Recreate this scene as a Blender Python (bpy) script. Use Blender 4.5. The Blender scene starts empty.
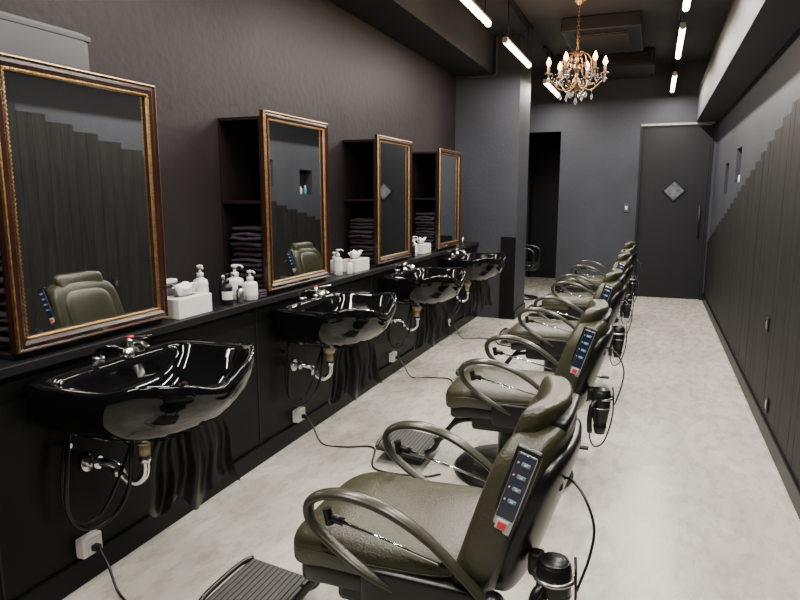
import bpy, bmesh, math, random
from mathutils import Vector, Matrix, Euler
random.seed(7)
pi=math.pi

# ------------------------------------------------------------------ materials
def new_mat(name):
    m=bpy.data.materials.new(name); m.use_nodes=True
    nt=m.node_tree; b=nt.nodes['Principled BSDF']
    return m,nt,b
def mat(name,col,rough=.5,metal=0,var=0,scale=8,bump=0,bscale=None,coat=0,emit=0,ecol=None,spec=None,stretch=None,col2=None,rvar=0,trans=0):
    m,nt,b=new_mat(name)
    c=(col[0],col[1],col[2],1)
    b.inputs['Base Color'].default_value=c
    b.inputs['Roughness'].default_value=rough
    b.inputs['Metallic'].default_value=metal
    if coat: 
        b.inputs['Coat Weight'].default_value=coat; b.inputs['Coat Roughness'].default_value=.05
    if spec is not None: b.inputs['Specular IOR Level'].default_value=spec
    if trans: b.inputs['Transmission Weight'].default_value=trans
    if emit:
        b.inputs['Emission Color'].default_value=(*(ecol or col),1); b.inputs['Emission Strength'].default_value=emit
    tc=nt.nodes.new('ShaderNodeTexCoord'); src=tc.outputs['Object']
    if stretch:
        mp=nt.nodes.new('ShaderNodeMapping'); mp.inputs['Scale'].default_value=stretch
        nt.links.new(src,mp.inputs['Vector']); src=mp.outputs['Vector']
    n=nt.nodes.new('ShaderNodeTexNoise'); n.inputs['Scale'].default_value=scale; n.inputs['Detail'].default_value=5
    nt.links.new(src,n.inputs['Vector'])
    if var or col2:
        r=nt.nodes.new('ShaderNodeValToRGB')
        r.color_ramp.elements[0].position=.3; r.color_ramp.elements[1].position=.7
        r.color_ramp.elements[0].color=(*(x*(1-var) for x in col),1)
        e=col2 or tuple(x*(1+var) for x in col)
        r.color_ramp.elements[1].color=(*e,1)
        nt.links.new(n.outputs['Fac'],r.inputs['Fac']); nt.links.new(r.outputs['Color'],b.inputs['Base Color'])
    if rvar:
        mr=nt.nodes.new('ShaderNodeMapRange'); mr.inputs['From Min'].default_value=.3; mr.inputs['From Max'].default_value=.7
        mr.inputs['To Min'].default_value=max(.02,rough-rvar); mr.inputs['To Max'].default_value=rough+rvar
        nt.links.new(n.outputs['Fac'],mr.inputs['Value']); nt.links.new(mr.outputs['Result'],b.inputs['Roughness'])
    if bump:
        n2=nt.nodes.new('ShaderNodeTexNoise'); n2.inputs['Scale'].default_value=bscale or scale*4; n2.inputs['Detail'].default_value=6
        nt.links.new(src,n2.inputs['Vector'])
        bp=nt.nodes.new('ShaderNodeBump'); bp.inputs['Strength'].default_value=bump; bp.inputs['Distance'].default_value=.01
        nt.links.new(n2.outputs['Fac'],bp.inputs['Height']); nt.links.new(bp.outputs['Normal'],b.inputs['Normal'])
    return m

M={}
M['wall']=mat('plaster_grey_paint',(.032,.035,.044),.6,var=.16,scale=1.6,bump=.22,bscale=30,spec=.28)
M['wallL']=mat('plaster_plum_paint',(.0145,.0105,.0122),.55,var=.22,scale=1.1,bump=.3,bscale=22,col2=(.0195,.016,.0178),spec=.2)
M['ceil']=mat('ceiling_grey_paint',(.028,.030,.037),.65,var=.12,scale=2,bump=.15,bscale=30,spec=.25)
M['beam']=mat('beam_grey_paint',(.044,.046,.054),.65,var=.1,scale=2,bump=.15,bscale=30,spec=.25)
M['blackpanel']=mat('black_laminate',(.0045,.005,.0055),.4,var=.2,scale=3,bump=.05,bscale=40,spec=.12)
M['ledge']=mat('black_ledge',(.009,.009,.010),.35,bump=.03,bscale=60,spec=.22)
M['cab']=mat('dark_maroon_cabinet',(.010,.006,.007),.5,var=.25,scale=6,bump=.1,spec=.28)
M['board']=mat('dark_timber_boards',(.0115,.0107,.0103),.6,var=.4,scale=2.5,bump=.35,bscale=9,stretch=(1,9,.8),spec=.16)
M['door']=mat('dark_door_paint',(.011,.0115,.0145),.5,var=.1,scale=3,bump=.08,spec=.2)
M['blk']=mat('black_plastic',(.006,.006,.007),.34,var=.1,scale=20,spec=.4)
M['rub']=mat('ribbed_rubber',(.03,.029,.027),.55,var=.15,scale=20)
M['gloss']=mat('black_porcelain',(.003,.003,.0035),.05,rvar=.02,scale=3,spec=.36)
M['chrome']=mat('chrome',(.8,.8,.82),.12,1,rvar=.04,scale=10)
M['steel']=mat('brushed_steel',(.45,.45,.46),.3,1,rvar=.08,scale=30)
M['olive']=mat('olive_leather',(.035,.034,.0165),.33,var=.14,scale=9,bump=.25,bscale=160)
M['olivearm']=mat('olive_grey_arm',(.028,.0275,.018),.28,var=.08,scale=12,bump=.05,bscale=100)
M['cream']=mat('cream_pvc',(.5,.42,.26),.4,var=.06,scale=10)
M['white']=mat('white_plastic',(.62,.61,.58),.35,var=.03,scale=10)
M['tissue']=mat('tissue_paper',(.7,.69,.67),.8,var=.03,scale=20,bump=.2)
M['greybox']=mat('grey_card',(.045,.045,.05),.6,var=.08,scale=4)
M['cloth']=mat('black_vinyl_cloth',(.013,.013,.015),.42,var=.2,scale=6,bump=.15,bscale=30,spec=.5)
M['towelA']=mat('towel_plum',(.022,.014,.026),.9,var=.3,scale=40,bump=.6,bscale=150)
M['towelB']=mat('towel_brown',(.030,.014,.017),.9,var=.3,scale=40,bump=.6,bscale=150)
M['gold']=mat('antique_gold',(.42,.27,.11),.36,1,var=.3,scale=60,bump=.3,bscale=120)
M['fwood']=mat('mahogany_frame',(.024,.008,.005),.25,var=.4,scale=5,stretch=(8,1,1),bump=.05,coat=.2)
M['mirror']=mat('mirror_glass',(.72,.74,.75),.015,1)
M['tube']=mat('led_tube',(1,.93,.8),.4,emit=22,ecol=(1,.82,.56))
M['bulb']=mat('candle_bulb',(1,.8,.6),.4,emit=18,ecol=(1,.42,.18))
M['bronze']=mat('chandelier_bronze',(.36,.24,.13),.32,1,var=.2,scale=30)
M['crystal']=mat('crystal',(.95,.95,.97),.02,trans=.85)
M['candle']=mat('candle_sleeve',(.4,.27,.16),.5,var=.05)
M['red']=mat('red_button',(.45,.01,.03),.35,emit=.3,ecol=(.8,.02,.06))
M['btn']=mat('blue_grey_button',(.2,.28,.4),.35,var=.05)
M['screen']=mat('glass_panel',(.01,.02,.05),.12)
M['diamond']=mat('diamond_glass',(.10,.11,.125),.15,var=.4,scale=20)
M['strip']=mat('pale_timber_strip',(.25,.235,.21),.5,var=.1)
M['teal']=mat('teal_bottle',(.05,.3,.4),.3)
M['orange']=mat('orange_cap',(.6,.2,.05),.4)
M['ac']=mat('dark_vent_paint',(.014,.016,.021),.5,var=.1,spec=.3)

# floor material
m,nt,b=new_mat('pale_mottled_vinyl_tile')
tc=nt.nodes.new('ShaderNodeTexCoord')
mp=nt.nodes.new('ShaderNodeMapping'); mp.inputs['Rotation'].default_value=(0,0,pi/2)
nt.links.new(tc.outputs['Object'],mp.inputs['Vector'])
br=nt.nodes.new('ShaderNodeTexBrick'); br.offset=.5
br.inputs['Scale'].default_value=1; br.inputs['Brick Width'].default_value=.92; br.inputs['Row Height'].default_value=.23
br.inputs['Mortar Size'].default_value=.0016; br.inputs['Mortar Smooth'].default_value=.5; br.inputs['Bias'].default_value=0
br.inputs['Color1'].default_value=(.53,.515,.465,1); br.inputs['Color2'].default_value=(.475,.46,.41,1); br.inputs['Mortar'].default_value=(.38,.365,.32,1)
nt.links.new(mp.outputs['Vector'],br.inputs['Vector'])
def noise(sc,det,rg,src,scale=(1,1,1),dist=0):
    mm=nt.nodes.new('ShaderNodeMapping'); mm.inputs['Scale'].default_value=scale
    nt.links.new(src,mm.inputs['Vector'])
    n=nt.nodes.new('ShaderNodeTexNoise'); n.inputs['Scale'].default_value=sc; n.inputs['Detail'].default_value=det; n.inputs['Roughness'].default_value=rg
    n.inputs['Distortion'].default_value=dist
    nt.links.new(mm.outputs['Vector'],n.inputs['Vector']); return n
def ramp(n,p0,c0,p1,c1):
    r=nt.nodes.new('ShaderNodeValToRGB'); r.color_ramp.elements[0].position=p0; r.color_ramp.elements[0].color=(*c0,1)
    r.color_ramp.elements[1].position=p1; r.color_ramp.elements[1].color=(*c1,1); nt.links.new(n.outputs['Fac'],r.inputs['Fac']); return r
def mul(a,c,f):
    mx=nt.nodes.new('ShaderNodeMixRGB'); mx.blend_type='MULTIPLY'; mx.inputs['Fac'].default_value=f
    nt.links.new(a,mx.inputs['Color1']); nt.links.new(c,mx.inputs['Color2']); return mx.outputs['Color']
n1=noise(2.4,8,.65,tc.outputs['Object'],(1.5,1,1),.4)
n2=noise(9,7,.62,tc.outputs['Object'],(1.7,.75,1),.3)
r1=ramp(n1,.34,(.72,.71,.69),.62,(1,1,1)); r2=ramp(n2,.34,(.66,.63,.59),.58,(1,1,1))
col=mul(mul(br.outputs['Color'],r1.outputs['Color'],.8),r2.outputs['Color'],.6)
nt.links.new(col,b.inputs['Base Color'])
mr=nt.nodes.new('ShaderNodeMapRange'); mr.inputs['To Min'].default_value=.16; mr.inputs['To Max'].default_value=.4
nt.links.new(n2.outputs['Fac'],mr.inputs['Value']); nt.links.new(mr.outputs['Result'],b.inputs['Roughness'])
bp=nt.nodes.new('ShaderNodeBump'); bp.inputs['Strength'].default_value=.12; bp.inputs['Distance'].default_value=.01
nt.links.new(n2.outputs['Fac'],bp.inputs['Height']); nt.links.new(bp.outputs['Normal'],b.inputs['Normal'])
M['floor']=m

# ------------------------------------------------------------------ builder
def spw(v,e): return math.copysign(abs(v)**e,v)
def catmull(P,res):
    P=[Vector(p) for p in P]
    if len(P)<3: return P
    out=[]
    Q=[P[0]*2-P[1]]+P+[P[-1]*2-P[-2]]
    for i in range(1,len(Q)-2):
        a,b_,c,d=Q[i-1],Q[i],Q[i+1],Q[i+2]
        for k in range(res):
            t=k/res
            out.append(.5*((2*b_)+(c-a)*t+(2*a-5*b_+4*c-d)*t*t+(3*b_-a-3*c+d)*t**3))
    out.append(P[-1]); return out

class B:
    def __init__(s): s.v=[];s.f=[];s.m=[];s.s=[];s.mats=[]
    def mi(s,k):
        if k not in s.mats: s.mats.append(k)
        return s.mats.index(k)
    def add(s,vs,fs,k,smooth=False,X=None):
        o=len(s.v)
        for p in vs:
            p=Vector(p)
            if X is not None: p=X@p
            s.v.append(p)
        i=s.mi(k)
        for j,f in enumerate(fs):
            s.f.append([o+q for q in f]); s.m.append(i); s.s.append(smooth)
    def box(s,c,d,k,bev=0,rot=None,seg=2):
        bm=bmesh.new(); bmesh.ops.create_cube(bm,size=1)
        for v in bm.verts: v.co=Vector((v.co.x*d[0],v.co.y*d[1],v.co.z*d[2]))
        if bev: bmesh.ops.bevel(bm,geom=bm.edges[:],offset=bev,segments=seg,affect='EDGES',profile=.5)
        X=Matrix.Translation(c)
        if rot: X=X@Euler(rot).to_matrix().to_4x4()
        bm.verts.index_update()
        s.add([v.co.copy() for v in bm.verts],[[v.index for v in f.verts] for f in bm.faces],k,False,X)
        bm.free()
    def bb(s,x0,x1,y0,y1,z0,z1,k,bev=0):
        s.box(((x0+x1)/2,(y0+y1)/2,(z0+z1)/2),(x1-x0,y1-y0,z1-z0),k,bev)
    def loft(s,rings,k,cap0=True,cap1=True,smooth=True,X=None,closed=False):
        n=len(rings[0]); vs=[p for r in rings for p in r]; fs=[]
        R=len(rings)
        for i in range(R if closed else R-1):
            a=i*n; c=((i+1)%R)*n
            for j in range(n):
                fs.append([a+j,a+(j+1)%n,c+(j+1)%n,c+j])
        s.add(vs,fs,k,smooth,X)
        if not closed:
            if cap0: s.add(rings[0],[list(range(n))],k,False,X)
            if cap1: s.add(rings[-1],[list(range(n))],k,False,X)
    def cyl(s,p0,p1,r0,k,r1=None,seg=20):
        s.tube([p0,p1],r0,k,seg=seg,r1=r1)
    def tube(s,P,r,k,seg=10,res=6,r1=None,side=None,rb=None,rad=None):
        Q=catmull(P,res); n=len(Q); rings=[]
        prev=None
        for i,p in enumerate(Q):
            t=(Q[min(i+1,n-1)]-Q[max(i-1,0)])
            if t.length<1e-9: t=Vector((0,0,1))
            t.normalize()
            if side is not None: a=Vector(side)
            elif prev is None:
                a=t.orthogonal()
            else:
                a=prev-t*prev.dot(t)
            a.normalize(); prev=a
            c=t.cross(a).normalized()
            f=i/(n-1)
            rr=r if r1 is None else r+(r1-r)*f
            if rad: rr=rad(f)
            r2=rb*(rr/r) if rb else rr
            rings.append([p+a*(rr*math.cos(2*pi*j/seg))+c*(r2*math.sin(2*pi*j/seg)) for j in range(seg)])
        s.loft(rings,k)
    def lathe(s,prof,c,k,seg=24,X=None,smooth=True):
        rings=[[Vector((c[0]+r*math.cos(2*pi*j/seg),c[1]+r*math.sin(2*pi*j/seg),c[2]+z)) for j in range(seg)] for r,z in prof]
        s.loft(rings,k,smooth=smooth,X=X)
    def sell(s,c,d,k,e1=.4,e2=.4,fn=None,nu=18,nv=36,X=None):
        rings=[]
        for i in range(nu+1):
            u=-pi/2+pi*i/nu
            ring=[]
            for j in range(nv):
                v=-pi+2*pi*j/nv
                p=Vector((d[0]*spw(math.cos(u),e1)*spw(math.cos(v),e2),d[1]*spw(math.cos(u),e1)*spw(math.sin(v),e2),d[2]*spw(math.sin(u),e1)))
                if fn: p=Vector(fn(p))
                ring.append(p+Vector(c))
            rings.append(ring)
        s.loft(rings,k,cap0=False,cap1=False,X=X)
    def sph(s,c,r,k,sc=(1,1,1),seg=14):
        s.sell(c,(r*sc[0],r*sc[1],r*sc[2]),k,1,1,nu=max(6,seg//2),nv=seg)
    def merge(s,o,X):
        byk={}
        for f,mi,sm_ in zip(o.f,o.m,o.s): byk.setdefault((o.mats[mi],sm_),[]).append(f)
        for (k,sm_),fs in byk.items():
            used=sorted({q for f in fs for q in f}); mp={q:i for i,q in enumerate(used)}
            s.add([o.v[q] for q in used],[[mp[q] for q in f] for f in fs],k,sm_,X)
    def mesh(s,name):
        me=bpy.data.meshes.new(name)
        me.from_pydata([tuple(p) for p in s.v],[],s.f)
        for k in s.mats: me.materials.append(M[k])
        me.polygons.foreach_set('material_index',s.m)
        me.polygons.foreach_set('use_smooth',s.s)
        bm=bmesh.new(); bm.from_mesh(me)
        bmesh.ops.remove_doubles(bm,verts=bm.verts,dist=1e-6)
        bmesh.ops.recalc_face_normals(bm,faces=bm.faces)
        bm.to_mesh(me); bm.free(); me.update()
        return me
    def obj(s,name,loc=(0,0,0),rot=(0,0,0),scale=1):
        return place(s.mesh(name),name,loc,rot,scale)
def place(me,name,loc=(0,0,0),rot=(0,0,0),scale=1):
    o=bpy.data.objects.new(name,me); bpy.context.scene.collection.objects.link(o)
    o.location=loc; o.rotation_euler=rot
    o.scale=(scale,)*3 if not isinstance(scale,tuple) else scale
    return o

# ------------------------------------------------------------------ dims
XL=-2.22; XW=-1.93; XR=.73; Y0=-1.3; YF=9.75; YA=11.5; H=3.2; PX=-1.47; PY0=7.4; PY1=8.05; AX=-1.32

b=B(); b.bb(XL-.2,XR+.2,Y0-.1,YA+.1,-.1,0,'floor'); b.obj('floor')
b=B(); b.bb(XL-.2,XR+.2,Y0-.1,YA+.1,H,H+.1,'ceil'); b.obj('ceiling')
b=B(); b.bb(XL-.12,XL,Y0,YA,0,H,'wallL'); b.obj('wall_left')
b=B(); b.bb(XL-.12,XR+.12,Y0-.12,Y0,0,H,'wall'); b.obj('wall_rear')
# far wall + alcove
b=B(); 
DX0,DX1,DH=-.235,.69,2.42
b.bb(AX,DX0,YF,YF+.12,0,H,'wall'); b.bb(DX1,XR,YF,YF+.12,0,H,'wall'); b.bb(DX0,DX1,YF,YF+.12,DH,H,'wall')
b.bb(AX,AX+.12,YF+.12,YA,0,H,'wall')
b.bb(XL,AX,YF,YF+.12,2.36,H,'wall')
b.obj('wall_far')
b=B(); b.bb(XL-.12,AX+.12,YA,YA+.12,0,H,'wall'); b.obj('wall_alcove')
# right wall with niches
def holes_wall(name):
    b=B(); niches=[(6.85,7.25,1.57,1.9),(7.92,8.27,1.46,1.80)]
    ys=sorted({Y0,YF,*[n[0] for n in niches],*[n[1] for n in niches]})
    for a,c in zip(ys[:-1],ys[1:]):
        hit=[n for n in niches if abs(n[0]-a)<1e-6]
        if hit:
            n=hit[0]
            b.bb(XR,XR+.15,a,c,0,n[2],'wall'); b.bb(XR,XR+.15,a,c,n[3],H,'wall')
            b.bb(XR+.11,XR+.15,a,c,n[2],n[3],'door')
        else: b.bb(XR,XR+.15,a,c,0,H,'wall')
    return b.obj(name)
holes_wall('wall_right')
# stepped boards
b=B(); y=Y0; w=.13; q=0
while y<YF-.02:
    y1=min(y+w,YF-.005)
    yy=Y0+(q//2)*2*w+w
    top=min(2.38,1.19+(8.0-yy)*.213)
    dx=random.uniform(-.001,.001)
    b.bb(XR-.02+dx,XR-.0005,y+.001,y1-.001,0.005,top,'board',.001)
    y+=w; q+=1
b.obj('wall_boards_right')
b=B(); b.bb(XR-.036,XR-.022,Y0,YF-.001,0.001,.10,'blackpanel',.003); b.obj('baseboard_right')
# left wainscot
b=B(); b.bb(XL+.001,XW,Y0,PY0-.001,0.001,.868,'blackpanel')
for yy in (1.32,2.82,4.32,5.82): b.bb(XW,XW+.003,yy-.004,yy+.004,.1,.866,'cab')
b.obj('wainscot_left')
b=B(); b.bb(XL+.001,XW+.03,Y0,PY0-.002,.87,.905,'ledge',.004); b.obj('mirror_ledge')
b=B(); b.bb(XW+.001,XW+.016,Y0,PY0-.002,.001,.10,'blackpanel',.003); b.obj('baseboard_left')
# pillar
b=B(); b.bb(XL,PX,PY0,PY1,0,H,'wall',.004); b.obj('wall_pillar')
b=B(); b.bb(PX-.17,PX+.002,PY0-.02,PY0-.001,.001,.97,'blackpanel',.003); b.bb(PX+.001,PX+.016,PY0-.02,PY1,.001,.1,'blackpanel',.002)
b.obj('wall_pillar_panel')
b=B(); b.bb(AX,DX0-.05,YF-.016,YF-.001,.001,.1,'blackpanel',.003); b.obj('baseboard_far')
# beams
b=B(); b.bb(XL,-1.79,Y0,PY0,2.8,H,'ceil',.003); b.obj('ceiling_beam_left')
b=B(); b.bb(.46,XR,Y0,YF,2.42,2.86,'beam',.003); b.bb(.55,XR,Y0,YF,2.86,H,'ceil'); b.obj('ceiling_beam_right')
# door far
b=B()
b.bb(DX0+.03,DX1-.03,YF+.03,YF+.07,.008,DH-.04,'door',.003)
b.bb(DX0+.001,DX0+.03,YF-.012,YF+.09,.001,DH-.001,'door',.003)
b.bb(DX1-.03,DX1-.001,YF-.012,YF+.09,.001,DH-.001,'door',.003)
b.bb(DX0+.001,DX1-.001,YF-.014,YF+.09,DH-.03,DH-.001,'strip',.003)
cx=.24
b.box((cx,YF+.025,1.51),(.2,.012,.2),'diamond',.002,(0,pi/4,0))
for a in range(4):
    an=a*pi/2+pi/4
    b.box((cx+.1*math.cos(an),YF+.022,1.51+.1*math.sin(an)),(.014,.02,.21),'door',.001,(0,-an,0))
b.cyl((.58,YF-.03,.85),(.58,YF-.03,1.32),.011,'blk')
for z in (.92,1.25): b.cyl((.58,YF-.03,z),(.58,YF+.03,z),.007,'blk')
b.obj('door_1')
b=B()
b.bb(-2.0,-1.36,YA-.05,YA-.001,.005,2.45,'door',.004); b.bb(-2.05,-2.0,YA-.06,YA-.001,.001,2.5,'blackpanel'); b.bb(-1.36,-1.33,YA-.06,YA-.001,.001,2.5,'blackpanel'); b.bb(-2.05,-1.33,YA-.06,YA-.001,2.45,2.5,'blackpanel')
b.cyl((-1.45,YA-.09,.95),(-1.45,YA-.09,1.15),.01,'steel')
for z in (.98,1.12): b.cyl((-1.45,YA-.09,z),(-1.45,YA-.05,z),.006,'steel')
b.obj('door_2')
# switch
b=B(); b.box((-.37,YF-.006,1.27),(.07,.01,.115),'greybox',.003); b.box((-.37,YF-.013,1.27),(.03,.006,.05),'white',.002); b.obj('light_switch')
for i,(yy,zz) in enumerate(((4.5,.65),(4.27,.2))):
    b=B(); b.box((XR-.026,yy,zz),(.008,.06,.09),'door',.002); b.box((XR-.031,yy,zz),(.005,.03,.05),'steel',.001); b.obj('power_outlet')
# conduit pipe
b=B(); b.tube([(-2.1,PY0-.03,2.77),(-1.85,PY0-.03,2.77),(-1.77,PY0-.03,2.77),(-1.74,PY0-.03,2.8),(-1.74,PY0-.03,2.9),(-1.74,PY0-.03,H-.001)],.014,'beam',seg=12)
for p in ((-1.95,2.77),(-1.74,3.05)): b.box((p[0],PY0-.016,p[1]),(.04,.03,.04),'wall',.004)
b.obj('conduit_pipe')

# ------------------------------------------------------------------ ceiling AC vent
b=B(); b.bb(-.98,-.22,6.9,8.1,3.06,H-.001,'ac',.012)
b.bb(-.86,-.34,7.05,7.95,3.045,3.062,'blk',.004)
for i in range(13): b.box((-.6,7.1+i*.066,3.04),(.5,.008,.016),'ac',.001,(.5,0,0))
b.obj('ceiling_air_conditioner')
b=B(); b.bb(-1.25,-.1,8.6,9.5,3.0,H-.001,'ac',.01); b.bb(-1.2,-.15,8.585,8.6,3.04,3.16,'blk',.003)
for i in range(5): b.bb(-1.18,-.17,8.575,8.586,3.05+i*.022,3.058+i*.022,'ac')
b.obj('ceiling_duct')

# ------------------------------------------------------------------ tube lights
def tube_light(x,y0,y1,P):
    L=y1-y0; b=B()
    b.bb(-.02,.02,0,L,.016,.036,'white',.004)
    b.cyl((0,.01,0),(0,L-.01,0),.023,'tube',seg=14)
    for e in (0,L): b.cyl((0,e-.012,.004),(0,e+.012,.004),.025,'white',seg=14)
    for e in (.12,L-.12):
        b.cyl((0,e,.03),(0,e,H-2.8-.03),.005,'ac',seg=10)
    b.bb(-.02,.02,-.1,L+.1,H-2.8-.034,H-2.8-.001,'blk',.003)
    o=b.obj('tube_light',(x,y0,2.8))
    ld=bpy.data.lights.new('tube_lamp','AREA'); ld.shape='RECTANGLE'; ld.size=.05; ld.size_y=L; ld.energy=P; ld.color=(1,.94,.86)
    lo=bpy.data.objects.new('lamp',ld); bpy.context.scene.collection.objects.link(lo)
    lo.parent=o; lo.location=(0,L/2,-.028)
for y0,y1 in ((.1,1.3),(2.05,3.25),(4.05,5.3),(5.9,7.1),(8.15,9.35)):
    tube_light(-1.32,y0,y1,56)
    tube_light(.13,y0+.05,y1+.1,56)

# ------------------------------------------------------------------ chandelier
b=B()
b.lathe([(.0,.67),(.055,.67),(.06,.64),(.03,.615),(.012,.6)],(0,0,0),'bronze')
for i in range(13):
    z=.59-i*.03
    X=Matrix.Translation((0,0,z))@Matrix.Rotation(pi/2*(i%2),4,'Z')
    R=[]
    for a in range(14):
        t=2*pi*a/14
        c=Vector((.009*math.cos(t),0,.019*math.sin(t))); nrm=Vector((math.cos(t),0,math.sin(t)))
        R.append([c+nrm*(.003*math.cos(q*pi/3))+Vector((0,1,0))*(.003*math.sin(q*pi/3)) for q in range(6)])
    b.loft(R,'bronze',X=X,closed=True)
b.lathe([(.004,.22),(.012,.2),(.02,.18),(.012,.15),(.01,.1),(.025,.08),(.03,.05),(.016,.03),(.012,-.02),(.03,-.04),(.04,-.07),(.028,-.1),(.012,-.12),(.018,-.14),(.008,-.165),(.0,-.17)],(0,0,0),'bronze')
def drop(b,p,s=1):
    b.cyl(p,(p[0],p[1],p[2]-.02*s),.0015,'bronze',seg=6)
    b.lathe([(.0005,0),(.006*s,-.01*s),(.009*s,-.022*s),(.005*s,-.034*s),(.0005,-.04*s)],(p[0],p[1],p[2]-.018*s),'crystal',seg=8,smooth=False)
NARM=6
for i in range(NARM):
    a=2*pi*i/NARM+.25; ca,sa=math.cos(a),math.sin(a)
    def P(r,z): return (r*ca,r*sa,z)
    b.tube([P(.02,-.06),P(.07,-.12),P(.14,-.13),P(.2,-.08),P(.245,-.03),P(.25,.0)],.006,'bronze',seg=8)
    b.tube([P(.14,-.13),P(.17,-.1),P(.15,-.075),P(.125,-.09)],.004,'bronze',seg=6)
    b.tube([P(.012,.15),P(.05,.19),P(.1,.17),P(.13,.1),P(.1,.06),P(.07,.08)],.0045,'bronze',seg=8)
    c=P(.25,0)
    b.lathe([(.004,0),(.02,.002),(.034,.014),(.03,.016),(.012,.01),(.013,.02)],c,'bronze',seg=16)
    b.lathe([(.0115,.015),(.0115,.075),(.006,.078)],c,'candle',seg=12)
    b.lathe([(.005,.078),(.015,.09),(.022,.108),(.014,.134),(.001,.16)],c,'bulb',seg=12)
    for q in range(3):
        t=a+(q-1)*.13
        drop(b,(.25*math.cos(t)*1.0,.25*math.sin(t),0.004),1.25)
    drop(b,P(.14,-.135),1.5); drop(b,P(.13,.1),1.2); drop(b,P(.07,-.12),1.4)
    a2=a+2*pi/NARM
    for q in range(1,10):
        f=q/10; t=a+(a2-a)*f; rr=.235-.05*math.sin(pi*f); zz=.0-.07*math.sin(pi*f)
        b.sph((rr*math.cos(t),rr*math.sin(t),zz),.0065,'crystal',seg=8)
    for q in range(1,9):
        f=q/9
        b.sph(P(.02+.215*f,.17-.17*f-.05*math.sin(pi*f)),.006,'crystal',seg=8)
drop(b,(0,0,-.165),1.8)
CH=(-.73,6.25,2.53)
ch=b.obj('chandelier',CH)
for i in range(NARM):
    a=2*pi*i/NARM+.25
    ld=bpy.data.lights.new('candle_lamp','POINT'); ld.energy=3.2; ld.color=(1,.56,.3); ld.shadow_soft_size=.015
    lo=bpy.data.objects.new('bulb_lamp',ld); bpy.context.scene.collection.objects.link(lo); lo.parent=ch
    lo.location=(.25*math.cos(a),.25*math.sin(a),.19)

# ------------------------------------------------------------------ mirrors & cabinets
MY=[1.45,2.95,4.45,5.93]; MW=.71; MZ0,MZ1=.93,1.89; XM=-1.95
def frame_mesh():
    b=B(); w=MW; h=MZ1-MZ0
    pr=[(0,0,'fwood'),(0,.022,'gold'),(.003,.031,'gold'),(.007,.033,'fwood'),(.012,.027,'fwood'),(.026,.031,'fwood'),(.040,.023,'gold'),(.044,.024,'gold'),(.049,.016,'fwood'),(.052,.008,'gold')]
    def ring(d,e): return [Vector((e,d,d)),Vector((e,w-d,d)),Vector((e,w-d,h-d)),Vector((e,d,h-d))]
    for (d0,e0,k),(d1,e1,_) in zip(pr[:-1],pr[1:]):
        A,C=ring(d0,e0),ring(d1,e1)
        b.add(A+C,[[j,(j+1)%4,4+(j+1)%4,4+j] for j in range(4)],k,False)
    for q in range(int(h/.014)):
        z=.044+q*.014
        if z>h-.044: break
        for yy in (.043,w-.043): b.box((.024,yy,z),(.006,.005,.008),'gold')
    for q in range(int(w/.014)):
        yy=.044+q*.014
        if yy>w-.044: break
        for z in (.043,h-.043): b.box((.024,yy,z),(.006,.008,.005),'gold')
    d=.051
    b.add([(.008,d,d),(.008,w-d,d),(.008,w-d,h-d),(.008,d,h-d)],[[0,1,2,3]],'mirror')
    b.add(ring(0,0),[[0,1,2,3]],'fwood')
    return b.mesh('framed_mirror')
fm=frame_mesh()
def cabinet_mesh():
    b=B(); D=XM-XL-.003; h=MZ1-MZ0-.03; w=MW-.01; t=.018
    z0=-(MZ0-.907)
    b.bb(0,D,0,w+.05,h-t,h,'cab',.002)
    b.bb(0,D,0,w,z0,z0+t,'cab',.002)
    b.bb(0,D,.0,w,.49-t,.49,'cab',.002)
    b.bb(0,D,w-t,w,z0+t,h-t,'cab',.002)
    b.bb(0,.008,0,w-t,z0+t,h-t,'cab')
    b.bb(D-.012,D,0,w-t,z0+t,h-t,'cab')
    return b.mesh('mirror_cabinet')
cm=cabinet_mesh()
def towel_mesh(seed):
    random.seed(seed); b=B(); z=0
    for i in range(12):
        t=random.uniform(.026,.034); k='towelA' if random.random()<.6 else 'towelB'
        ox=random.uniform(-.005,.005); oy=random.uniform(-.016,.016); ph=random.uniform(0,6)
        fn=lambda p:(p.x,p.y,p.z+.004*math.sin(p.x*40+ph)+.003*math.sin(p.y*30+ph))
        b.sell((ox,oy,z+t/2),(.108,.14,t/2*1.03),k,.6,.25,nu=10,nv=28,fn=fn)
        b.sell((ox+.0,oy-.012,z+t/2),(.1,.132,t*.14),'towelB' if k=='towelA' else 'towelA',.6,.3,nu=6,nv=28,fn=fn)
        z+=t*.93
    return b.mesh('folded_towel_stack')
tm=[towel_mesh(3),towel_mesh(5)]
for i,y in enumerate(MY):
    place(cm,'mirror_cabinet',(XL+.001,y+.005,MZ0))
    place(fm,'framed_mirror',(XM,y,MZ0))
    place(tm[i%2],'folded_towel_stack',(XL+.13,y+.165,.93))
b=B(); b.sell((0,0,.09),(.1,.3,.09),'greybox',.12,.12); b.bb(-.102,.102,-.302,.302,.15,.17,'greybox',.004); b.obj('storage_box',(-2.1,1.62,MZ1-.029))

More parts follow.
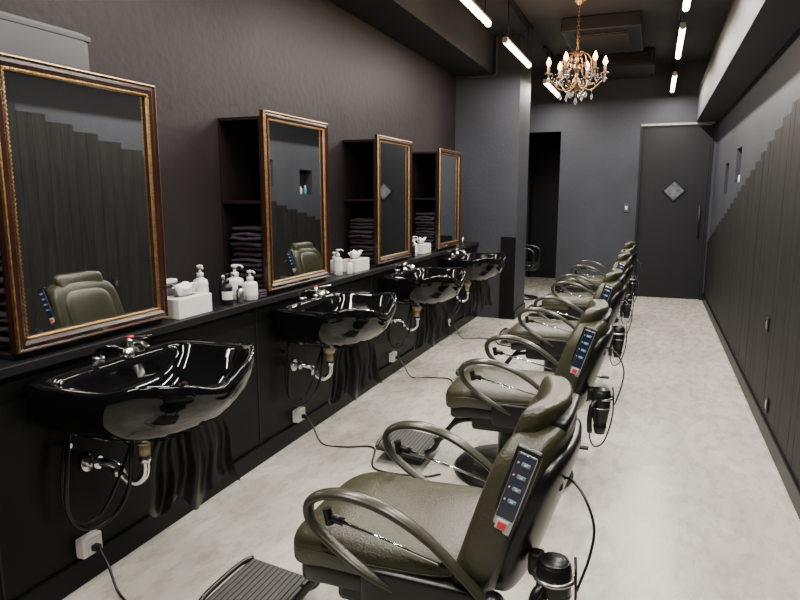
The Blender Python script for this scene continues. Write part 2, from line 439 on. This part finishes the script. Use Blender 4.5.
# ------------------------------------------------------------------ ledge items
def pump_mesh(bodyk,headk,h=.13,r=.032):
    b=B()
    b.lathe([(r*.9,0),(r,.006),(r,h*.78),(r*.92,h*.88),(r*.42,h*.96),(r*.4,h)],(0,0,0),bodyk,seg=20)
    b.lathe([(r*.46,h),(r*.46,h+.016),(r*.18,h+.018),(r*.15,h+.035),(r*.4,h+.037),(r*.42,h+.047),(r*.1,h+.05)],(0,0,0),headk,seg=16)
    b.tube([(0,0,h+.044),(.025,0,h+.045),(.038,0,h+.036)],.0045,headk,seg=8)
    b.lathe([(r*1.012,h*.25),(r*1.015,h*.26),(r*1.015,h*.62),(r*1.012,h*.63)],(0,0,0),'white' if bodyk!='white' else 'tissue',seg=20)
    return b.mesh('pump_bottle')
pw=pump_mesh('white','white'); pw2=pump_mesh('white','white',.1,.036); pk=pump_mesh('blk','blk',.11,.027)
def bottle_mesh(k,cap,h=.12,r=.022):
    b=B(); b.lathe([(r*.9,0),(r,.005),(r,h*.7),(r*.6,h*.82),(r*.4,h*.84)],(0,0,0),k,seg=18); b.lathe([(r*.55,h*.83),(r*.55,h),(r*.3,h*1.01)],(0,0,0),cap,seg=16)
    return b.mesh('bottle')
bt=[bottle_mesh('teal','white'),bottle_mesh('white','orange',.1),bottle_mesh('blk','steel',.14,.02),bottle_mesh('steel','blk',.09,.02)]
def tissue_mesh():
    b=B(); b.box((0,0,.045),(.12,.23,.09),'white',.004)
    b.sell((0,0,.0905),(.022,.07,.002),'blk',.8,.8,nu=4,nv=20)
    rings=[]
    for i in range(7):
        f=i/6; R=[]
        for j in range(28):
            t=2*pi*j/28; k=1+.35*math.sin(5*t+i*.5)*f
            R.append(Vector((.012*(1+2.2*f)*math.cos(t)*k,.05*(1+.25*f)*math.sin(t)*k,.088+.05*f+.012*math.sin(3*t)*f)))
        rings.append(R)
    b.loft(rings,'tissue'); return b.mesh('tissue_box')
ti=tissue_mesh()
def holder_mesh():
    b=B(); b.box((0,0,.045),(.09,.15,.09),'greybox',.006); b.box((0,0,.093),(.094,.155,.012),'blk',.003); b.box((.02,0,.105),(.03,.09,.015),'white',.004); return b.mesh('wipe_dispenser')
ho=holder_mesh()
LZ=.905
place(ti,'tissue_box',(-1.98,2.34,LZ)); place(ho,'wipe_dispenser',(-2.12,2.34,LZ),scale=1.4)
place(pw,'pump_bottle',(-2.06,2.55,LZ),(0,0,-.6),1.15)
place(pk,'pump_bottle',(-1.97,2.64,LZ),(0,0,.4)); place(bt[3],'metal_bottle',(-1.95,2.72,LZ)); place(bt[2],'spray_bottle',(-2.04,2.70,LZ))
place(pw2,'pump_bottle',(-2.03,2.79,LZ),(0,0,.2),1.25); place(pw2,'pump_bottle',(-1.95,2.81,LZ),(0,0,-.3),1.05)
b=B()
for i in range(3): b.sell((0,0,.008+.013*i),(.04,.04,.0075),'towelA',.4,.3,nu=6,nv=24)
b.obj('folded_cloth',(-1.965,2.895,LZ))
place(pw,'pump_bottle',(-2.0,3.92,LZ),(0,0,.5)); place(pk,'pump_bottle',(-2.05,3.8,LZ)); place(ti,'tissue_box',(-2.0,4.2,LZ)); place(bt[1],'cream_bottle',(-1.96,4.02,LZ)); place(pw2,'pump_bottle',(-2.08,4.02,LZ))
place(pw,'pump_bottle',(-2.0,5.42,LZ)); place(pw2,'pump_bottle',(-2.04,5.53,LZ)); place(bt[2],'spray_bottle',(-1.98,5.35,LZ)); place(ti,'tissue_box',(-2.04,5.74,LZ))
place(pw,'pump_bottle',(-2.03,6.85,LZ)); place(bt[3],'metal_bottle',(-1.98,6.95,LZ)); place(bt[2],'spray_bottle',(-2.05,7.0,LZ))
# niche items
place(bt[0],'hair_product_bottle',(XR+.05,6.95,1.571),scale=1.1); place(bt[1],'hair_product_bottle',(XR+.05,7.08,1.571)); place(pw2,'hair_product_bottle',(XR+.05,7.18,1.571),scale=.8)
place(bt[1],'hair_product_bottle',(XR+.05,8.02,1.461),scale=1.1); place(bt[0],'hair_product_bottle',(XR+.05,8.15,1.461))

# ------------------------------------------------------------------ sinks
def sink_mesh():
    b=B(); N=72
    RG=[(.28,.028,.028,-.172,0),(.28,.09,.11,-.166,0),(.295,.16,.21,-.14,0),(.305,.2,.28,-.085,0),(.312,.217,.315,-.035,.4),(.314,.227,.33,-.008,.9),(.314,.235,.338,.004,1),
        (.283,.274,.368,.008,1),(.281,.281,.375,-.004,1),(.28,.279,.374,-.05,1),(.27,.268,.36,-.105,.8),(.25,.248,.31,-.165,.3),(.215,.205,.21,-.225,0),(.205,.12,.11,-.25,0),(.205,.045,.045,-.255,0)]
    rings=[]
    for cx,ax,ay,z,dip in RG:
        R=[]
        for j in range(N):
            t=2*pi*j/N; c,s_=math.cos(t),math.sin(t)
            small=ax<.12
            x=cx+ax*spw(c,1 if small else (.74 if c>0 else .3)); y=ay*spw(s_,1 if small else (.74 if c>0 else .3))
            tt=math.atan2(s_,c)
            zz=z-dip*.055*math.exp(-(y/.12)**2)*(1 if c>0 else 0)+dip*.02*math.exp(-((abs(tt)-.9)/.35)**2)
            R.append(Vector((x,y,zz)))
        rings.append(R)
    b.loft(rings,'gloss')
    b.bb(.0,.05,-.2,.2,-.2,-.06,'gloss',.01)
    b.lathe([(.0,0),(.024,0),(.027,-.003),(.027,-.006)],(.28,0,-.167),'chrome',seg=20)
    b.lathe([(.03,0),(.03,.012),(.024,.018),(.024,.05),(.018,.06),(.0,.062)],(.055,.1,.006),'chrome',seg=20)
    b.box((.1,.1,.07),(.11,.022,.012),'chrome',.004,(0,-.2,0))
    b.lathe([(.012,0),(.012,.004),(0,.005)],(.055,.1,.068),'red',seg=14)
    b.tube([(.075,.1,.04),(.11,.1,.045),(.14,.1,.03)],.012,'chrome',seg=12)
    b.lathe([(.024,0),(.024,.02),(.018,.024)],(.05,-.06,.005),'chrome',seg=16)
    b.tube([(.05,-.06,.02),(.06,-.06,.05),(.1,-.045,.06),(.16,-.03,.045)],.012,'gloss',seg=12)
    b.lathe([(.012,.03),(.022,.01),(.024,-.008),(.0,-.01)],(.165,-.03,.035),'chrome',seg=18)
    # trap
    b.cyl((.205,-.02,-.245),(.205,-.02,-.30),.034,'cream',seg=18,r1=.03)
    b.lathe([(.036,0),(.04,-.004),(.04,-.02),(.036,-.024)],(.205,-.02,-.262),'cream',seg=8,smooth=False)
    b.cyl((.205,-.02,-.30),(.205,-.02,-.35),.02,'cream',seg=14)
    b.tube([(.205,-.02,-.33),(.205,-.02,-.40),(.195,-.025,-.435),(.165,-.035,-.455),(.13,-.05,-.44),(.115,-.06,-.41),(.1,-.07,-.385),(.06,-.085,-.375),(.005,-.1,-.375)],.0165,'chrome',seg=14)
    for p,q in (((.205,-.02,-.35),(.205,-.02,-.375)),((.118,-.06,-.425),(.105,-.068,-.39)),((.05,-.088,-.375),(.03,-.094,-.375))):
        b.cyl(p,q,.024,'chrome',seg=16)
    b.cyl((.002,-.1,-.375),(.012,-.1,-.375),.035,'chrome',seg=24)
    b.cyl((0,-.2,-.27),(.04,-.2,-.27),.009,'chrome')
    b.tube([(.04,-.2,-.2),(.06,-.24,-.34),(.06,-.25,-.5),(.08,-.2,-.58),(.12,-.12,-.57),(.15,-.06,-.48),(.17,-.05,-.33),(.14,.0,-.2)],.008,'blk',seg=10)
    b.tube([(.01,-.17,-.1),(.04,-.21,-.2),(.04,-.25,-.4),(.06,-.24,-.53),(.1,-.16,-.55),(.14,-.09,-.42),(.14,.05,-.2)],.006,'blk',seg=10)
    return b.mesh('shampoo_basin')
sm=sink_mesh()
def drape_mesh():
    # a gathered sheet hanging diagonally below the bowl, pleats fanning out to a ragged hem
    b=B(); nu,nv=70,30; V=[]
    ca,sa=math.cos(.75),math.sin(.75)
    for i in range(nv+1):
        f=i/nv
        for j in range(nu+1):
            g=j/nu
            w=.20+.16*f**.8
            amp=.006+.016*f
            bot=-.36-.11*math.exp(-((g-.12)/.2)**2)-.09*math.exp(-((g-.55)/.2)**2)-.015*math.sin(g*14)
            z=-.12+bot*f
            l=-w/2+w*g+.008*math.sin(9*f+g*4)
            n_=amp*math.sin(g*25+f*1.4)+.010*math.sin(g*9+4*f)
            V.append(Vector((l*sa+n_*ca, l*ca-n_*sa, z)))
    F=[[i*(nu+1)+j,i*(nu+1)+j+1,(i+1)*(nu+1)+j+1,(i+1)*(nu+1)+j] for i in range(nv) for j in range(nu)]
    V2=[v+Vector((-.003,.003,0)) for v in V]
    b.add(V,F,'cloth',True); b.add(V2,F,'cloth',True)
    return b.mesh('hanging_cloth')
dm=drape_mesh()
SZ=.835
for y in (1.79,3.28,4.78,6.28):
    place(sm,'shampoo_basin',(XW+.0005,y,SZ))
    place(dm,'hanging_black_cloth',(XW+.27,y+.16,SZ-.05))

# ------------------------------------------------------------------ barber chair
def chair_mesh():
    b=B()
    b.lathe([(.0,0),(.31,0),(.315,.012),(.3,.03),(.2,.05),(.1,.062),(.085,.08),(.08,.26),(.1,.28),(.0,.28)],(0,0,0),'blk',seg=40)
    b.lathe([(.055,.08),(.055,.27)],(0,0,.001),'chrome',seg=20)
    b.box((.02,0,.31),(.42,.36,.09),'blk',.02)
    def seatfn(p):
        f=p.x/.27
        z=p.z
        if z>0: z+=.012*(1-(p.y/.25)**2)-.012*math.exp(-((p.x-.02)/.13)**2)
        z-=.035*max(0,-f-.45)**1.5*2.0
        return (p.x,p.y*(1-.03*max(0,-f)),z)
    b.sell((-.045,0,.385),(.26,.245,.045),'blk',.3,.3,fn=seatfn)
    b.sell((-.055,0,.445),(.275,.25,.07),'olive',.5,.3,fn=seatfn,nu=22,nv=48)
    P=[]
    for j in range(49):
        t=2*pi*j/48
        p=Vector(seatfn(Vector((.271*spw(math.cos(t),.3),.247*spw(math.sin(t),.3),.012)))); P.append(p+Vector((-.055,0,.445)))
    b.tube(P,.005,'olive',seg=6,res=1)
    def backfn(p):
        return (p.x+.32*p.z-.045*(p.y/.26)**2,p.y*(1-.1*max(0,p.z/.24)**2),p.z)
    b.sell((.33,0,.635),(.07,.262,.235),'olive',.35,.38,fn=backfn,nu=22,nv=48)
    b.sell((.282,0,.63),(.045,.185,.19),'olive',.45,.45,fn=lambda p:(p.x+.32*p.z-.03*(p.y/.2)**2,p.y,p.z),nu=18,nv=40)
    b.sell((.372,0,.61),(.05,.235,.2),'blk',.35,.35,fn=backfn)
    b.sell((.392,0,.85),(.040,.18,.072),'olive',.45,.5,fn=lambda p:(p.x+.3*p.z-.04*(p.y/.17)**2,p.y*(1-.12*max(0,-p.z/.075)),p.z+.014*(p.y/.17)**2),nu=18,nv=36)
    b.sell((.420,0,.84),(.03,.13,.055),'blk',.45,.5,fn=lambda p:(p.x+.3*p.z,p.y,p.z))
    for s_ in (-.06,.06): b.cyl((.41,s_,.78),(.42,s_,.85),.008,'chrome')
    for s_ in (-1,1):
        y=.275*s_
        pts=[(.03,y-.02*s_,.40),(-.05,y,.445),(-.14,y,.50),(-.205,y+.003*s_,.555),(-.214,y+.005*s_,.615),(-.165,y+.006*s_,.650),(-.08,y+.006*s_,.658),(.02,y+.004*s_,.635),(.12,y,.58),(.2,y,.515),(.27,y,.45),(.31,y-.01*s_,.41)]
        b.tube(pts,.02,'olivearm',seg=16,side=(0,1,0),rb=.011,res=7,rad=lambda f:.02+.006*math.sin(pi*min(1,max(0,(f-.25)/.5))))
        b.sell((.1,.255*s_,.39),(.17,.018,.06),'blk',.3,.3,nu=12,nv=24)
        b.cyl((.30,.25*s_,.43),(.30,.292*s_,.43),.028,'blk'); b.cyl((.30,.29*s_,.43),(.30,.297*s_,.43),.014,'steel')
        b.cyl((-.15,.262*s_,.575),(.16,.262*s_,.505),.0045,'chrome',seg=10)
        b.cyl((-.17,.262*s_,.58),(-.12,.262*s_,.568),.012,'blk',seg=12)
        b.tube([(-.17,.262*s_,.60),(-.165,.262*s_,.58),(-.16,.262*s_,.555)],.013,'blk',seg=8)
        b.cyl((.16,.262*s_,.505),(.24,.262*s_,.487),.008,'blk',seg=10)
    # control panel
    X=Matrix.Translation((.345,-.256,.735))@Euler((0,.31,0)).to_matrix().to_4x4()@Euler((.09,0,-.02)).to_matrix().to_4x4()
    bb=B()
    bb.box((0,0,0),(.066,.02,.255),'blk',.007)
    bb.box((0,-.011,0),(.050,.006,.232),'steel',.003)
    bb.box((0,-.0135,.02),(.045,.005,.185),'screen',.002)
    for i in range(4):
        bb.box((.003,-.017,.09-i*.036),(.022,.004,.011),'btn',.002)
        bb.box((.003,-.0195,.09-i*.036),(.008,.003,.004),'white',.001)
        bb.box((-.016,-.017,.09-i*.036),(.004,.004,.004),'white',.001)
    bb.box((0,-.017,-.09),(.032,.006,.030),'white',.003); bb.box((0,-.0205,-.09),(.022,.004,.02),'red',.002)
    b.merge(bb,X)
    # dryer holder
    b.box((.395,-.2,.53),(.04,.05,.06),'blk',.012)
    b.tube([(.39,-.2,.535),(.42,-.22,.535)],.012,'blk',seg=8)
    R=[]
    for a in range(21):
        t=2*pi*a/20
        R.append((.445+.047*math.cos(t),-.245+.047*math.sin(t),.53))
    b.tube(R,.006,'steel',seg=8,res=1)
    b.tube([(.43,-.12,.72),(.46,-.14,.74),(.50,-.18,.72),(.53,-.21,.66),(.525,-.23,.59),(.50,-.24,.5)],.0035,'blk',seg=8)
    b.box((.42,-.12,.715),(.05,.05,.03),'blk',.008)
    # footrest
    for s_ in (-.09,.09):
        b.tube([(-.12,s_,.30),(-.28,s_,.27),(-.37,s_,.17),(-.42,s_,.09),(-.5,s_,.06)],.013,'blk',seg=10)
    rot=(0,.1,0); c0=Vector((-.585,-.01,.075)); RX=Euler(rot).to_matrix()
    b.box(c0,(.27,.33,.02),'blk',.008,rot)
    b.box(c0+RX@Vector((0,0,.011)),(.245,.305,.01),'rub',.004,rot)
    for i in range(12):
        b.box(c0+RX@Vector((-.107+i*.0195,0,.018)),(.009,.29,.007),'rub',.002,rot)
    b.tube([c0+RX@Vector((-.13,-.16,.010)),c0+RX@Vector((-.143,-.09,.016)),c0+RX@Vector((-.143,.09,.016)),c0+RX@Vector((-.13,.16,.010))],.010,'blk',seg=10)
    b.tube([(.1,.2,.05),(.22,.27,.07),(.32,.3,.06)],.011,'steel',seg=8); b.box((.33,.3,.06),(.07,.035,.015),'blk',.005)
    return b.mesh('barber_chair')
cmh=chair_mesh()
def dryer_mesh():
    b=B()
    b.lathe([(.0,.075),(.03,.073),(.041,.06),(.044,.03),(.041,-.02),(.034,-.07),(.028,-.1),(.031,-.105),(.023,-.14),(.018,-.14),(.015,-.1)],(0,0,0),'blk',seg=26)
    for r in (.012,.022,.032):
        b.lathe([(r,.0735-r*.12),(r+.004,.0765-r*.12),(r+.006,.0735-r*.12)],(0,0,0),'blk',seg=20)
    b.lathe([(.0425,-.01),(.0445,-.012),(.0425,-.016)],(0,0,0),'steel',seg=26)
    b.tube([(-.01,-.03,.02),(-.02,-.06,.0),(-.024,-.07,-.06),(-.022,-.068,-.12)],.016,'blk',seg=12,rb=.012)
    b.tube([(-.022,-.068,-.12),(-.02,-.06,-.16),(.0,-.05,-.19),(.035,-.03,-.16),(.055,.0,-.05),(.055,.0,.05),(.04,.03,.08)],.0035,'blk',seg=8)
    return b.mesh('hair_dryer')
dr=dryer_mesh()
CY=[1.72,3.22,4.74,6.25,7.75]; CX=-.62
for i,y in enumerate(CY):
    ry=[0,.02,-.03,.02,-.02][i]
    place(cmh,'barber_chair',(CX,y,0),(0,0,ry))
    place(dr,'hair_dryer',(CX+.445,y-.245,.50),(0,0,-.3+ry))

# alcove chair (black)
b=B()
b.lathe([(.0,0),(.24,0),(.24,.015),(.04,.04),(.035,.42),(.0,.42)],(0,0,0),'blk',seg=30)
b.sell((0,0,.46),(.24,.24,.05),'blk',.4,.35); b.sell((-.22,0,.72),(.04,.22,.2),'blk',.4,.4)
for s_ in (-1,1): b.tube([(-.18,.25*s_,.5),(-.2,.25*s_,.66),(-.1,.25*s_,.72),(.1,.25*s_,.72),(.2,.25*s_,.66),(.18,.25*s_,.46)],.018,'blk',seg=10)
b.obj('waiting_chair',(-1.70,9.05,0),(0,0,0))

# ------------------------------------------------------------------ outlets & cables
b=B(); b.box((.02,0,0),(.04,.09,.075),'white',.006); b.box((.042,-.0,0),(.006,.05,.05),'white',.002); b.box((.055,0,-.005),(.03,.028,.022),'blk',.004); om=b.mesh('power_outlet')
for i,y in enumerate((1.65,3.2,4.7,6.2)):
    place(om,'power_outlet',(XW+.001,y,.15))
    b=B(); yc=CY[i]
    pts=[(XW+.07,y,.145),(XW+.12,y-.01,.09),(XW+.2,y-.04,.008),(XW+.34,y-.07+.04*i,.006),(XW+.5,y+.02,.006),(XW+.62,yc-.28+.02*i,.006),(-1.05,yc-.26,.006),(-.96,yc-.2,.006)]
    b.tube(pts,.005,'blk',seg=8,res=8); b.obj('power_cable')

# ------------------------------------------------------------------ world, camera
w=bpy.data.worlds.new('world'); bpy.context.scene.world=w; w.use_nodes=True
w.node_tree.nodes['Background'].inputs['Color'].default_value=(.5,.55,.6,1); w.node_tree.nodes['Background'].inputs['Strength'].default_value=.2
f=640.0; th=math.atan(105/f); psi=math.atan(255/f*math.cos(th))
F=Vector((-math.sin(psi)*math.cos(th),math.cos(psi)*math.cos(th),-math.sin(th)))
R=Vector((math.cos(psi),math.sin(psi),0)); U=R.cross(F)
cam=bpy.data.cameras.new('camera'); co=bpy.data.objects.new('camera',cam); bpy.context.scene.collection.objects.link(co)
X=Matrix((R,U,-F)).transposed().to_4x4(); X.translation=Vector((0,0,1.45)); co.matrix_world=X
cam.sensor_width=36; cam.lens=f/800*36; cam.clip_start=.02
bpy.context.scene.camera=co
